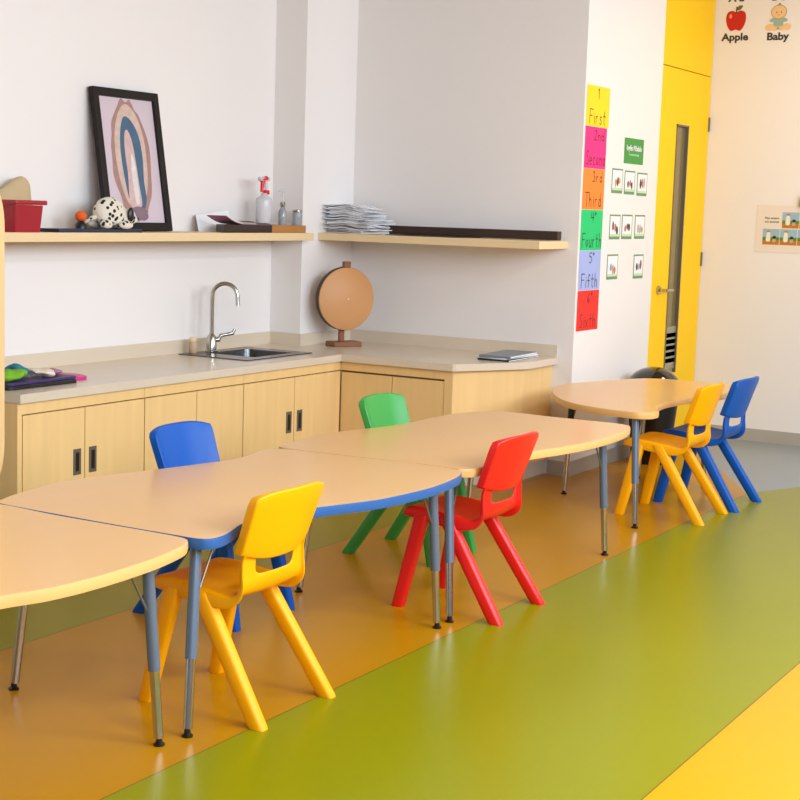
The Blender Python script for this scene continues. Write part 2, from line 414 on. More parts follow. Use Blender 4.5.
for ins, z, r in ((.011, .7325, .05), (.013, .72, .05), (.02, .60, .05), (.05, .575, .05), (.14, .572, .03)):
    rings.append([(x, y, z) for x, y in rrect(sx0 + ins, sx1 - ins, sy0 + ins, sy1 - ins, r)])
bm = B(); R = loft(bm, rings, cap=False); bm.faces.new(R[-1])
bowl = finish('bowl', bm, M['steel'], s, world=True, smooth=True)
finish('drain', lathe(B(), [(.03, .5725), (.032, .576), (.01, .574)], (sx0 + sx1) / 2, (sy0 + sy1) / 2, 20), M['chrome'], bowl, world=True)
# faucet
f = thing('faucet', 'tall chrome gooseneck faucet behind the sink', 'faucet', (7.16, 5.355, .7325))
bm = B(); lathe(bm, [(.038, 0), (.038, .01), (.031, .014), (.029, .088), (.020, .10), (.013, .11)], n=24)
finish('base', bm, M['chrome'], f, smooth=True)
path = [(0, 0, .10), (0, 0, .30)]; dx, dy = .42, -.91; R_ = .075
for k in range(1, 14):
    an = PI - PI * k / 13 * 1.02
    path.append(((R_ + R_ * math.cos(an)) * dx, (R_ + R_ * math.cos(an)) * dy, .33 + R_ * math.sin(an)))
path.append((path[-1][0] + .0, path[-1][1] - .005, .275))
bm = B(); tube(bm, path, [.0125] * (len(path) - 1) + [.013], 14); finish('spout', bm, M['chrome'], f, smooth=True)
bm = B(); tube(bm, [(.0, 0, .07), (.04, -.03, .075)], .014, 12); tube(bm, [(.035, -.028, .075), (.042, -.035, .098), (.065, -.06, .104), (.092, -.085, .112), (.102, -.095, .138)], [.013, .012, .010, .012, .008], 12)
finish('lever', bm, M['chrome'], f, smooth=True)
t_ = thing('soap_jar', 'small tan jar beside the faucet', 'jar', (7.04, 5.40, .7325))
finish('body', lathe(B(), [(.022, 0), (.024, .003), (.024, .06), (.02, .066)], n=20), M['jar_tan'], t_, smooth=True)
finish('cap', lathe(B(), [(.02, .066), (.021, .068), (.021, .086), (.018, .09)], n=20), M['maple_shelf'], t_, smooth=True)

# ------------------------------------------------------------------ shelves
ZS0, ZS1 = 1.390, 1.436
tag(finish('wall_shelf', box(B(), 4.7, XC - .002, 5.17, YA - .001, ZS0, ZS1), M['maple_shelf'], bevel=.0015), 'thick maple wall shelf above the sink', 'shelf')
tag(finish('wall_shelf', box(B(), 8.14, XB - .001, 3.725, YC - .002, ZS0, ZS1), M['maple_shelf'], bevel=.0015), 'thick maple wall shelf holding the paper pile and dark bar', 'shelf')

# framed print leaning on the wall
fr = thing('framed_picture', 'dark-framed oval print leaning on the wall above the shelf', 'picture', (6.47, 5.335, ZS1 + .004))
lean = math.atan2(.12, .75); fr.rotation_euler = (-lean, 0, 0)
W_, H_ = .545, .765; fw = .045
bm = B()
for q in [(-W_ / 2, -W_ / 2 + fw, 0, H_), (W_ / 2 - fw, W_ / 2, 0, H_), (-W_ / 2 + fw, W_ / 2 - fw, 0, fw), (-W_ / 2 + fw, W_ / 2 - fw, H_ - fw, H_)]:
    box(bm, q[0], q[1], -.012, .018, q[2], q[3])
finish('frame', bm, M['frame'], fr, bevel=.002)
bm = B(); box(bm, -W_ / 2 + fw, W_ / 2 - fw, .004, .012, fw, H_ - fw)
pr = finish('print', bm, mat('print_ground', (206, 190, 200), 0.4), fr)
def blob(name, pts, col, y):
    bm = B(); vs = [bm.verts.new((x, y, z)) for x, z in catmull(pts, 4)]; bm.faces.new(vs)
    return finish(name, bm, mat('print_' + name, col, 0.5, noise=.25, nscale=25), pr)
def oval(cx, cz, rx, rz, n=14, j=0.0):
    return [(cx + rx * (1 + j * random.uniform(-1, 1)) * math.cos(2 * PI * k / n), cz + rz * (1 + j * random.uniform(-1, 1)) * math.sin(2 * PI * k / n)) for k in range(n)]
blob('outer_oval', oval(0, .385, .165, .325, 28, .06), (166, 126, 118), .0035)
blob('inner_oval', oval(0, .40, .130, .285, 20, .02), (206, 180, 168), .0030)
blob('blue_shape', [(-.03, .62), (.03, .60), (.08, .52), (.095, .40), (.085, .28), (.09, .17), (.05, .11), (.0, .14), (-.05, .16), (-.075, .28), (-.085, .42), (-.07, .54)], (62, 98, 126), .0025)
blob('pale_shape', [(-.015, .55), (.015, .50), (.03, .40), (.04, .25), (.045, .14), (-.02, .12), (-.055, .16), (-.045, .30), (-.05, .42), (-.04, .52)], (208, 176, 172), .0020)
blob('white_shape', [(.0, .42), (.02, .38), (.03, .25), (.03, .16), (.0, .15), (-.01, .25), (-.01, .36)], (222, 216, 214), .0017)
blob('base_shape', oval(0.01, .095, .080, .04, 12, .15), (128, 104, 120), .0018)

# things on the left shelf
rb = thing('storage_bin', 'small crimson plastic bin at the left end of the shelf', 'bin', (5.46, 5.255, ZS1))
rings = []
for w, dd, z in ((.088, .06, 0), (.098, .07, .125), (.098, .07, .13)): rings.append([(x, y, z) for x, y in rrect(-w, w, -dd, dd, .012, 3)])
for w, dd, z in ((.094, .066, .13), (.083, .055, .006)): rings.append([(x, y, z) for x, y in rrect(-w, w, -dd, dd, .012, 3)])
bm = B(); loft(bm, rings); finish('body', bm, M['red_bin'], rb)
rings = [[(x, y, z) for x, y in rrect(-w, w, -dd, dd, .014, 3)] for w, dd, z in ((.098, .07, .132), (.112, .084, .132), (.114, .086, .14), (.112, .084, .154), (.094, .066, .154), (.094, .066, .132))]
bm = B(); loft(bm, rings, cap=False); finish('rim', bm, M['red_bin'], rb)
bm = B(); box(bm, 5.66, 6.30, 5.18, 5.315, ZS1, ZS1 + .018)
tag(finish('book', bm, M['navy'], bevel=.003), 'flat navy book lying on the shelf under the spotted toy', 'book')
# tan cushion behind the bin
bm = B(); ellipsoid(bm, (0, 0, .13), (.13, .05, .13), seg=28)
for v in bm.verts: v.co.x += .02 * math.sin(v.co.z * 30); v.co.z *= 1 + .06 * math.sin(v.co.x * 25)
zmin = min(v.co.z for v in bm.verts)
for v in bm.verts: v.co.z -= zmin
tag(finish('cushion', bm, M['tan_cloth'], smooth=True, loc=(5.60, 5.42, ZS1)), 'soft tan cushion propped behind the crimson bin', 'cushion')
# spotted plush dog
pd = thing('plush_dog', 'white plush toy dog with black spots below the framed print', 'plush toy', (6.13, 5.235, ZS1 + .018), rz=-.12)
def skin_obj(name, verts, edges, radii, m, parent, sub=2):
    me = bpy.data.meshes.new(name); me.from_pydata(verts, edges, []); o = bpy.data.objects.new(name, me); COL.objects.link(o); o.parent = parent
    me.materials.append(m)
    me.skin_vertices or me.attributes
    mod = o.modifiers.new('skin', 'SKIN')
    bpy.context.view_layer.update()
    for i, r in enumerate(radii): me.skin_vertices[0].data[i].radius = (r, r)
    me.skin_vertices[0].data[0].use_root = True
    sb = o.modifiers.new('sub', 'SUBSURF'); sb.levels = sub; sb.render_levels = sub
    mod.use_smooth_shade = True
    return o
bm = B(); ellipsoid(bm, (-.03, 0, .085), (.10, .062, .08)); ellipsoid(bm, (.075, -.02, .065), (.052, .046, .045)); ellipsoid(bm, (.108, -.03, .05), (.03, .026, .022))
ellipsoid(bm, (-.09, -.05, .025), (.045, .025, .025)); ellipsoid(bm, (.03, -.065, .022), (.05, .022, .022)); ellipsoid(bm, (.06, .04, .022), (.05, .022, .022)); ellipsoid(bm, (-.08, .05, .025), (.045, .025, .025))
body = finish('body', bm, M['spots'], pd)
rm = body.modifiers.new('fuse', 'REMESH'); rm.mode = 'VOXEL'; rm.voxel_size = .006; rm.use_smooth_shade = True
sm = body.modifiers.new('soft', 'SMOOTH'); sm.iterations = 6
for yy in (-.062, .022):
    bm = B(); ellipsoid(bm, (.065, yy, .075), (.022, .012, .038)); finish('ear', bm, M['black'], pd, smooth=True, label='black floppy ear')
bm = B(); ellipsoid(bm, (.136, -.037, .055), (.009, .01, .008)); finish('nose', bm, M['black'], pd, smooth=True)
bm = B(); tube(bm, [(-.12, 0, .06), (-.15, .01, .05), (-.165, .03, .03)], [.013, .011, .007], 10); finish('tail', bm, M['spots'], pd, smooth=True)
bt = thing('toy_ball', 'small orange felt ball behind the spotted toy', 'toy', (5.925, 5.275, ZS1 + .018))
finish('ball', ellipsoid(B(), (0, 0, .062), (.03, .03, .027), seg=20), M['orange_toy'], bt, smooth=True)
finish('stand', lathe(B(), [(.03, 0), (.028, .02), (.016, .037)], n=18), M['black'], bt, smooth=True)

# wooden tray with papers, bottles
ty = thing('desk_tray', 'shallow dark wooden tray on the shelf end, under the spray bottle', 'tray', (7.42, 5.30, ZS1))
bm = B(); tw = [(7.05, 5.20), (7.535, 5.20), (7.71, 5.38), (7.22, 5.38)]
prism(bm, tw, ZS1, ZS1 + .045); finish('body', bm, M['wood_dark'], ty, world=True, bevel=.002)
bm = B(); prism(bm, [(7.537, 5.20), (7.905, 5.20), (7.905, 5.38), (7.713, 5.38)], ZS1, ZS1 + .045); finish('end_panel', bm, M['tray_light'], ty, world=True, bevel=.002, label='light oak end panel')
ZT = ZS1 + .045
def curled(name, m, label, loc, w, d, rz, lift, cat='paper', group=None, n=8, wave=0.0, thick=.0012, z_tilt=0.0):
    bm = B(); G = []
    for top in (0, 1):
        rows = []
        for i in range(n + 1):
            r = []
            for j in range(n + 1):
                u, v = i / n, j / n
                z = lift * max(0, (.5 - u)) ** 2 * 4 + wave * (1 + math.sin(u * 9 + v * 5 + loc[0] * 40)) * .5 + z_tilt * u
                r.append(bm.verts.new(((u - .5) * w, (v - .5) * d, z + thick * top)))
            rows.append(r)
        G.append(rows)
    for i in range(n):
        for j in range(n):
            bm.faces.new([G[1][i][j], G[1][i + 1][j], G[1][i + 1][j + 1], G[1][i][j + 1]]); bm.faces.new([G[0][i][j], G[0][i][j + 1], G[0][i + 1][j + 1], G[0][i + 1][j]])
    for i in range(n):
        for a, b in (((i, 0), (i + 1, 0)), ((i + 1, n), (i, n)), ((0, i + 1), (0, i)), ((n, i), (n, i + 1))):
            bm.faces.new([G[0][a[0]][a[1]], G[0][b[0]][b[1]], G[1][b[0]][b[1]], G[1][a[0]][a[1]]])
    o = finish(name, bm, m, smooth=True, loc=loc, rz=rz)
    return tag(o, label, cat, group)
curled('paper_sheet', M['mauve'], 'mauve paper sheet with a curled corner on the tray', (7.30, 5.29, ZT + .001), .38, .15, -.05, .05)
curled('paper_sheet', M['cream'], 'cream paper sheet lying on the tray near the spray bottle', (7.50, 5.28, ZT + .012), .24, .12, -.1, .01)
curled('paper_sheet', M['paper'], 'white sheet propped up behind the mauve paper', (7.27, 5.41, ZS1 + .085), .30, .04, 0, .0, wave=.01)
o = bpy.data.objects['paper_sheet.002']
bm = B(); vs = [(7.08, 5.40, ZS1), (7.42, 5.40, ZS1), (7.44, 5.455, ZS1 + .13), (7.12, 5.455, ZS1 + .095)]
a = [bm.verts.new(v) for v in vs]; b = [bm.verts.new((v[0], v[1] + .0015, v[2])) for v in vs]
bm.faces.new(a); bm.faces.new(b[::-1])
for i in range(4): bm.faces.new([a[i], b[i], b[(i + 1) % 4], a[(i + 1) % 4]])
me = bpy.data.meshes.new('paper_sheet'); bm.to_mesh(me); bm.free(); me.materials.append(M['paper']); o.data = me; o.location = (0, 0, 0)

sb = thing('spray_bottle', 'clear spray bottle with a red trigger head on the tray', 'bottle', (7.59, 5.32, ZT))
sb.location = (7.64, 5.335, ZT + .001)
finish('body', lathe(B(), [(.044, 0), (.05, .006), (.052, .14), (.048, .158), (.02, .175), (.016, .19)], n=28), M['clear'], sb, smooth=True)
finish('collar', lathe(B(), [(.019, .182), (.021, .184), (.021, .205), (.017, .208)], cx=.02, n=20), M['red_plastic'], sb, smooth=True)
bm = B(); box(bm, -.055, .045, -.012, .012, .262, .285); tube(bm, [(.02, 0, .20), (.015, 0, .265)], .012, 12)
hd = finish('spray_head', bm, M['clear'], sb, bevel=.004)
bm = B(); tube(bm, [(-.012, 0, .275), (-.022, 0, .24), (-.028, 0, .195)], [.016, .012, .009], 10); tube(bm, [(-.045, 0, .268), (.02, 0, .278)], [.012, .016], 10)
finish('trigger', bm, M['red_plastic'], sb, smooth=True)
sp = thing('soap_dispenser', 'clear pump dispenser at the right end of the tray', 'bottle', (7.79, 5.30, ZT))
finish('body', lathe(B(), [(.022, 0), (.026, .005), (.026, .08), (.016, .10), (.012, .112)], n=24), M['jar_glass'], sp, smooth=True)
finish('collar', lathe(B(), [(.014, .112), (.016, .114), (.016, .14), (.011, .143)], n=20), M['chrome'], sp, smooth=True)
bm = B(); tube(bm, [(0, 0, .14), (0, 0, .21)], .0045, 10); tube(bm, [(.008, 0, .208), (-.045, 0, .205)], [.009, .005], 10); finish('pump', bm, M['clear'], sp, smooth=True)
gj = thing('glass_jar', 'short grey glass jar beside the pump dispenser', 'jar', (7.872, 5.245, ZT))
finish('body', lathe(B(), [(.028, 0), (.030, .004), (.030, .07), (.028, .08)], n=24), M['jar_glass'], gj, smooth=True)
finish('lid', lathe(B(), [(.029, .08), (.031, .082), (.031, .094), (.028, .097)], n=24), M['chrome'], gj, smooth=True)

# crumpled paper pile on the right shelf
M['paper_print'] = mat('printed_paper', (226, 224, 230), 0.7, noise=.3, nscale=30)
zc = ZS1 + .0005
NP = 22
for k in range(NP):
    w = random.uniform(.30, .38); d_ = random.uniform(.24, .30)
    x_ = 8.33 + random.uniform(-.018, .018); y_ = 5.08 + random.uniform(-.025, .025)
    if k > 12: w *= .86; y_ += .015
    if k > 17: w *= .85; y_ += .02
    rz = random.uniform(-.25, .25) if k < 18 else random.uniform(-.5, .5)
    m = M['paper_print'] if k % 4 == 1 else M['paper']
    bm = B(); n = 12; G = [[], []]; cr, sr = math.cos(rz), math.sin(rz)
    for tp in (0, 1):
        for i in range(n + 1):
            r = []
            for j in range(n + 1):
                u, v = i / n - .5, j / n - .5
                x2, y2 = u * d_, v * w
                gx, gy = x2 * cr - y2 * sr + x_ - 8.33, x2 * sr + y2 * cr + y_ - 5.08
                z = .0045 * (2 + math.sin(gy * 34 + 1) + math.sin(gx * 40 + gy * 14)) * min(1, (k + 1) / 6)
                z -= max(0, -.03 - gy) ** 1.5 * .9 * (k / NP)
                r.append(bm.verts.new((x2, y2, max(z, 0 if k else 0) + .0042 * tp)))
            G[tp].append(r)
    for i in range(n):
        for j in range(n):
            bm.faces.new([G[1][i][j], G[1][i + 1][j], G[1][i + 1][j + 1], G[1][i][j + 1]]); bm.faces.new([G[0][i][j], G[0][i][j + 1], G[0][i + 1][j + 1], G[0][i + 1][j]])
        for a, b in (((i, 0), (i + 1, 0)), ((i + 1, n), (i, n)), ((0, i + 1), (0, i)), ((n, i), (n, i + 1))):
            bm.faces.new([G[0][a[0]][a[1]], G[0][b[0]][b[1]], G[1][b[0]][b[1]], G[1][a[0]][a[1]]])
    o = finish('paper_sheet', bm, m, smooth=True, loc=(x_, y_, zc), rz=rz)
    tag(o, 'crumpled white paper sheet in the untidy pile on the wall shelf', 'paper', 'loose sheets in the shelf paper pile')
    zc += .0078
    if k == NP - 1: o['label'] = 'topmost sheet on the untidy paper pile'; del o['group']
# dark bar and thin folder
tag(finish('wooden_bar', box(B(), 8.41, 8.47, 3.735, 4.90, ZS1 + .0045, ZS1 + .058), M['wood_dark'], bevel=.003), 'long dark brown wooden bar lying along the shelf', 'bar')
tag(finish('folder', box(B(), 8.19, 8.52, 4.30, 4.80, ZS1, ZS1 + .004), mat('dark_green_card', (46, 52, 40), .5)), 'thin dark green folder under the wooden bar', 'folder')

# round wooden board on a stand in the corner
rd = thing('round_board', 'round tan wooden board on a brown stand in the counter corner', 'board', (8.165, 5.06, .727), rz=math.atan2(.48, -.88) + PI)
# local: face looks along -Y, x to the right
rd.rotation_euler = (0, 0, -math.atan2(.48, .88))
bm = B(); n = 56; R1 = .198
rings = [[(r * math.cos(2 * PI * k / n), y, .30 + r * math.sin(2 * PI * k / n)) for k in range(n)] for r, y in ((R1 - .003, -.02), (R1, -.017), (R1, .003), (R1 - .003, .006))]
loft(bm, rings); finish('disc', bm, M['wood_disc'], rd, smooth=True)
bm = B(); loft(bm, [[(r * math.cos(2 * PI * k / n), y, .30 + r * math.sin(2 * PI * k / n)) for k in range(n)] for r, y in ((R1 + .001, -.012), (R1 + .002, .026), (R1 - .004, .028), (R1 - .004, .0065))], cap=False)
finish('rim', bm, M['wood_dark'], rd, label='dark brown rim')
bm = B(); box(bm, -.018, .018, .029, .05, .02, .50); finish('post', bm, M['wood_brown'], rd, bevel=.002)
bm = B(); box(bm, -.10, .10, -.055, .065, 0, .03); finish('base', bm, M['wood_brown'], rd, bevel=.004)
bm = B(); box(bm, -.024, .024, -.022, .012, .495, .535); finish('knob', bm, M['wood_brown'], rd, bevel=.004)
bm = B(); ellipsoid(bm, (0.01, -.021, .30), (.004, .002, .004), seg=10); finish('pin', bm, M['paper'], rd, label='tiny white centre pin')

# notebooks on the wing
z = .727
for (dx, dy, rz, th, m, lb) in ((0, 0, .02, .010, M['black'], 'thin black notebook at the bottom of the small stack'), (.01, .01, -.03, .010, M['paper'], 'white booklet in the middle of the small notebook stack'), (.0, .0, .06, .012, M['greyblue'], 'grey-blue notebook on top of the small stack')):
    bm = B(); box(bm, -.21, .21, -.10, .10, 0, th)
    n_ = thing('notebook', lb, 'notebook', (8.25 + dx, 3.95 + dy, z), rz)
    finish('cover', bm, m, n_, bevel=.0015)
    bm = B(); box(bm, -.205, .212, -.102, .096, .003, th - .003); finish('pages', bm, M['paper'], n_)
    z += th

# colourful pile at the left of the counter
z = .727
for k, (x0, x1, y0, y1, th, m, nm, lb, ct) in enumerate([
    (5.03, 5.50, 4.90, 5.14, .016, M['black'], 'folder', 'flat black folder at the bottom of the counter pile', 'folder'),
    (5.06, 5.53, 4.93, 5.16, .012, M['purple'], 'folder', 'dark purple folder on the black one in the counter pile', 'folder')]):
    o = tag(finish(nm, prism(B(), rrect(x0, x1, y0, y1, .03), z, z + th), m, bevel=.002), lb, ct); z += th
bm = B(); prism(bm, oval(5.60, 5.09, .085, .13, 28), .727, .742); tag(finish('plastic_plate', bm, M['magenta'], bevel=.004), 'oval magenta plastic plate at the right of the counter pile', 'plate')
def crumple(name, m, label, c, r, cat, seed):
    rnd = random.Random(seed); bm = B(); ellipsoid(bm, (0, 0, 0), r, seg=24); ph = [rnd.uniform(0, 6) for _ in range(6)]
    for v in bm.verts:
        k = 1 + .30 * math.sin(v.co.x * 70 + ph[0]) * math.sin(v.co.y * 60 + ph[1]) + .2 * math.sin(v.co.z * 90 + ph[2] + v.co.x * 40)
        v.co *= k
    mz = min(v.co.z for v in bm.verts)
    for v in bm.verts: v.co.z -= mz
    return tag(finish(name, bm, m, smooth=True, loc=c), label, cat)
crumple('cloth', M['lime'], 'crumpled lime green cloth on the counter pile', (5.14, 5.00, z), (.07, .06, .022), 'cloth', 1)
crumple('cloth', M['teal'], 'crumpled teal cloth beside the lime one on the pile', (5.27, 5.09, z), (.065, .05, .028), 'cloth', 2)
crumple('cloth', M['cream'], 'crumpled cream napkin in the middle of the counter pile', (5.38, 5.02, z), (.075, .055, .018), 'napkin', 3)
crumple('cloth', M['mauve'], 'small mauve cloth near the magenta plate', (5.485, 5.05, z), (.04, .045, .012), 'cloth', 4)

# rounded pale wood board at the left edge of the view
dv = thing('divider_board', 'tall rounded pale wooden board standing at the left of the counter', 'divider', (4.5, 4.70, 0))
def rr3(x0, x1, z0_, z1_, rx, rz, k=10):
    o = []
    for cx, cz, a0 in ((x1 - rx, z0_ + rz, -90), (x1 - rx, z1_ - rz, 0), (x0 + rx, z1_ - rz, 90), (x0 + rx, z0_ + rz, 180)):
        for j in range(k + 1):
            an = math.radians(a0 + 90 * j / k); o.append((cx + rx * math.cos(an), cz + rz * math.sin(an)))
    return o
bm = B(); P = rr3(4.10, 4.785, .345, 1.67, .09, .20)
a = [bm.verts.new((x, 4.687, zz)) for x, zz in P]; b = [bm.verts.new((x, 4.713, zz)) for x, zz in P]
bm.faces.new(a); bm.faces.new(b[::-1])
for i in range(len(P)): bm.faces.new([a[i], b[i], b[(i + 1) % len(P)], a[(i + 1) % len(P)]])
finish('panel', bm, M['divider'], dv, world=True, bevel=.004)
for xx in (4.2, 4.55):
    bm = B(); box(bm, xx - .02, xx + .02, 4.67, 4.73, .025, .40); box(bm, xx - .02, xx + .02, 4.5, 4.85, 0, .025); finish('foot', bm, M['divider'], dv, world=True)

# ------------------------------------------------------------------ wall papers
def sheet(name, label, cat, x0, x1, z0_, z1_, m, y=YW - .0012, group=None, curl=0):
    o = thing(name, label, cat, ((x0 + x1) / 2, y, (z0_ + z1_) / 2), group=group)
    w, h = (x1 - x0) / 2, (z1_ - z0_) / 2
    bm = B(); n = 8; F = []; K = []
    for i in range(n + 1):
        for j in range(n + 1):
            u, v = -1 + 2 * i / n, -1 + 2 * j / n
            yy = -curl * (max(0, v) ** 3) * (.5 + .5 * u) - .0015 * abs(curl) * 0
            F.append(bm.verts.new((u * w, yy, v * h))); K.append(bm.verts.new((u * w, yy + .0008, v * h)))
    g = lambda A, i, j: A[i * (n + 1) + j]
    for i in range(n):
        for j in range(n):
            bm.faces.new([g(F, i, j), g(F, i + 1, j), g(F, i + 1, j + 1), g(F, i, j + 1)]); bm.faces.new([g(K, i, j), g(K, i, j + 1), g(K, i + 1, j + 1), g(K, i + 1, j)])
    finish('paper', bm, m, o)
    return o
names = [('s_yellow', '1', 'First', 2.13, 2.372, 'yellow'), ('s_pink', '2nd', 'Second', 1.878, 2.128, 'pink'), ('s_orange', '3rd', 'Third', 1.63, 1.876, 'orange'), ('s_green', '4º', 'Fourth', 1.383, 1.628, 'green'), ('s_blue', '5º', 'Fifth', 1.138, 1.381, 'pale blue'), ('s_red', '6º', 'Sixth', .890, 1.136, 'red')]
for k, (m, num, word, a, b, cn) in enumerate(names):
    x0 = 8.578; wd = .335 + (.02 if k == 0 else 0)
    s = sheet('ordinal_sheet', '%s paper sheet handwritten %s in the column by the corner' % (cn, word), 'paper sheet', x0, x0 + wd, a, b, M[m], YW - .0015, curl=.0)
    bm = B(); xs = -.02 if len(num) < 3 else -.03
    handwriting(bm, num, xs, .045, .062, .085, .0055, -.0012); finish('number', bm, M['ink'], s); bm = B()
    handwriting(bm, word, -.125 if len(word) < 6 else -.14, -.105, .085, .085 if len(word) < 6 else .078, .0055, -.0012)
    finish('word', bm, M['ink'], s)
s = sheet('header_sign', 'green header sign with two white lines above the small cards', 'sign', 9.215, 9.55, 1.93, 2.092, M['g_sign'])
text_part('title_text', 'Inglés Módulo', .050, M['paper'], s, (0, -.0012, .018), (PI / 2, 0, 0), .001, .92)
text_part('subtitle_text', 'Communicate today', .024, M['g_pale'], s, (0, -.0012, -.022), (PI / 2, 0, 0), 0, .9)
cards = [(9.009, 9.190, 1.738, 1.892), (9.222, 9.402, 1.735, 1.886), (9.442, 9.622, 1.730, 1.880), (9.008, 9.186, 1.448, 1.604), (9.214, 9.394, 1.449, 1.606), (9.440, 9.620, 1.450, 1.606), (8.999, 9.180, 1.195, 1.353), (9.455, 9.630, 1.190, 1.348)]
PIC = {'tan': mat('pic_tan', (196, 160, 110), .6), 'brn': mat('pic_brown', (120, 70, 60), .6), 'red': mat('pic_rose', (190, 110, 110), .6), 'blk': mat('pic_black', (50, 50, 50), .6), 'blu': mat('pic_blue', (130, 160, 200), .6), 'gry': mat('pic_grey', (180, 170, 170), .6)}
rows = ['left card in the top row', 'middle card in the top row', 'right card in the top row', 'left card in the second row', 'middle card in the second row', 'right card in the second row', 'left card in the bottom row', 'right card in the bottom row']
cols = [('tan', 'brn', 'tan'), ('brn', 'red', 'blk'), ('blk', 'red', 'gry'), ('brn', 'red', 'blk'), ('red', 'brn', 'blk'), ('gry', 'gry', 'tan'), ('blu', 'tan', 'red'), ('blk', 'gry', 'brn')]
for k, (x0, x1, a, b) in enumerate(cards):
    x0 += .022; x1 += .022
    s = sheet('picture_card', 'small white card with green border, ' + rows[k] + ' under the green sign' , 'card', x0, x1, a, b, M['c_green'])
    w, h = (x1 - x0) / 2, (b - a) / 2
    finish('inner_panel', box(B(), -w + .010, w - .010, -.0010, -.0004, -h + .020, h - .010), M['paper'], s)
    finish('lower_band', box(B(), -w + .010, w - .010, -.0014, -.0009, -h + .018, -h + .034), mat('pale_green_band', (196, 220, 180), .6), s)
    rnd = random.Random(k + 3)
    for q, cn in enumerate(cols[k]):
        bm = B(); cx = (-.03, 0.005, .035)[q]; cz = rnd.uniform(-.02, .015)
        vs = [bm.verts.new((x, -.0015 - q * .0001, zz)) for x, zz in catmull(oval(cx, cz, .016, rnd.uniform(.02, .034), 8, .2), 3)]; bm.faces.new(vs)
        finish('drawing', bm, PIC[cn], s)

# far wall (faces -X): decals and scene poster.  local: x = along -Y (to the right), z up, surface looks along local -Y
XWALL = XR - .0015
def on_far(name, label, cat, y, z, group=None):
    return thing(name, label, cat, (XWALL, y, z), -PI / 2, group)
def lblob(parent, name, pts, m, off, smoothk=4):
    bm = B(); P = catmull(pts, smoothk) if smoothk else pts
    a = [bm.verts.new((x, -off, z)) for x, z in P]; b = [bm.verts.new((x, -off + .0008, z)) for x, z in P]
    bm.faces.new(a); bm.faces.new(b[::-1])
    for i in range(len(P)): bm.faces.new([a[i], b[i], b[(i + 1) % len(P)], a[(i + 1) % len(P)]])
    return finish(name, bm, m, parent)
M['apple_red'] = mat('apple_red', (196, 28, 16), .5); M['leaf'] = mat('leaf_green', (90, 110, 40), .6); M['skin_print'] = mat('baby_skin_print', (236, 196, 140), .6); M['baby_shirt'] = mat('baby_shirt_print', (150, 180, 164), .6); M['outline'] = mat('print_outline', (150, 108, 66), .6)
ap = on_far('apple_decal', 'red apple wall decal with the word Apple under it', 'wall decal', 3.518, 3.003)
lblob(ap, 'apple', [(0, .058), (.03, .068), (.062, .055), (.072, .015), (.062, -.035), (.035, -.072), (.008, -.066), (-.008, -.066), (-.035, -.072), (-.062, -.035), (-.072, .015), (-.062, .055), (-.03, .068)], M['apple_red'], .0012)
lblob(ap, 'leaf', [(.002, .07), (.03, .075), (.045, .10), (.02, .102), (.004, .088)], M['leaf'], .0014)
lblob(ap, 'stem', [(-.004, .055), (.004, .055), (.006, .095), (-.002, .095)], M['ink_soft'], .0016, 0)
lblob(ap, 'highlight', oval(-.04, .03, .010, .016, 8), mat('apple_highlight_print', (236, 150, 110), .5), .0016)
text_part('word', 'Apple', .072, M['ink_soft'], ap, (.0, -.0006, -.118), (PI / 2, 0, 0), .0022, 1.12)
text_part('letters', 'A a', .072, M['ink_soft'], ap, (-.005, -.0006, .155), (PI / 2, 0, 0), .0022, 1.12)
bb = on_far('baby_decal', 'sitting baby wall decal with the word Baby under it', 'wall decal', 3.212, 2.998)
lblob(bb, 'arm', oval(-.060, -.052, .032, .024, 10), M['skin_print'], .0012); lblob(bb, 'arm', oval(.060, -.052, .032, .024, 10), M['skin_print'], .0012)
lblob(bb, 'leg', oval(-.022, -.058, .026, .018, 10), M['skin_print'], .0013); lblob(bb, 'leg', oval(.022, -.058, .026, .018, 10), M['skin_print'], .0013)
lblob(bb, 'shirt', [(-.055, .006), (0, .016), (.055, .006), (.06, -.014), (.035, -.018), (.03, -.045), (-.03, -.045), (-.035, -.018), (-.06, -.014)], M['baby_shirt'], .0015)
lblob(bb, 'head_outline', oval(0, .052, .055, .049, 16), M['outline'], .0016)
lblob(bb, 'head', oval(0, .052, .052, .046, 16), M['skin_print'], .0019)
for s_ in (-1, 1): lblob(bb, 'eye', oval(s_ * .016, .05, .004, .005, 8), M['ink_soft'], .0022)
lblob(bb, 'mouth', [(-.012, .034), (0, .029), (.012, .034), (0, .031)], M['apple_red'], .0022)
lblob(bb, 'hair_curl', [(-.006, .096), (.004, .104), (.012, .098), (.006, .112), (-.004, .108)], M['outline'], .0022)
text_part('word', 'Baby', .072, M['ink_soft'], bb, (.0, -.0006, -.118), (PI / 2, 0, 0), .0022, 1.12)
text_part('letters', 'B b', .072, M['ink_soft'], bb, (-.005, -.0006, .155), (PI / 2, 0, 0), .0022, 1.12)
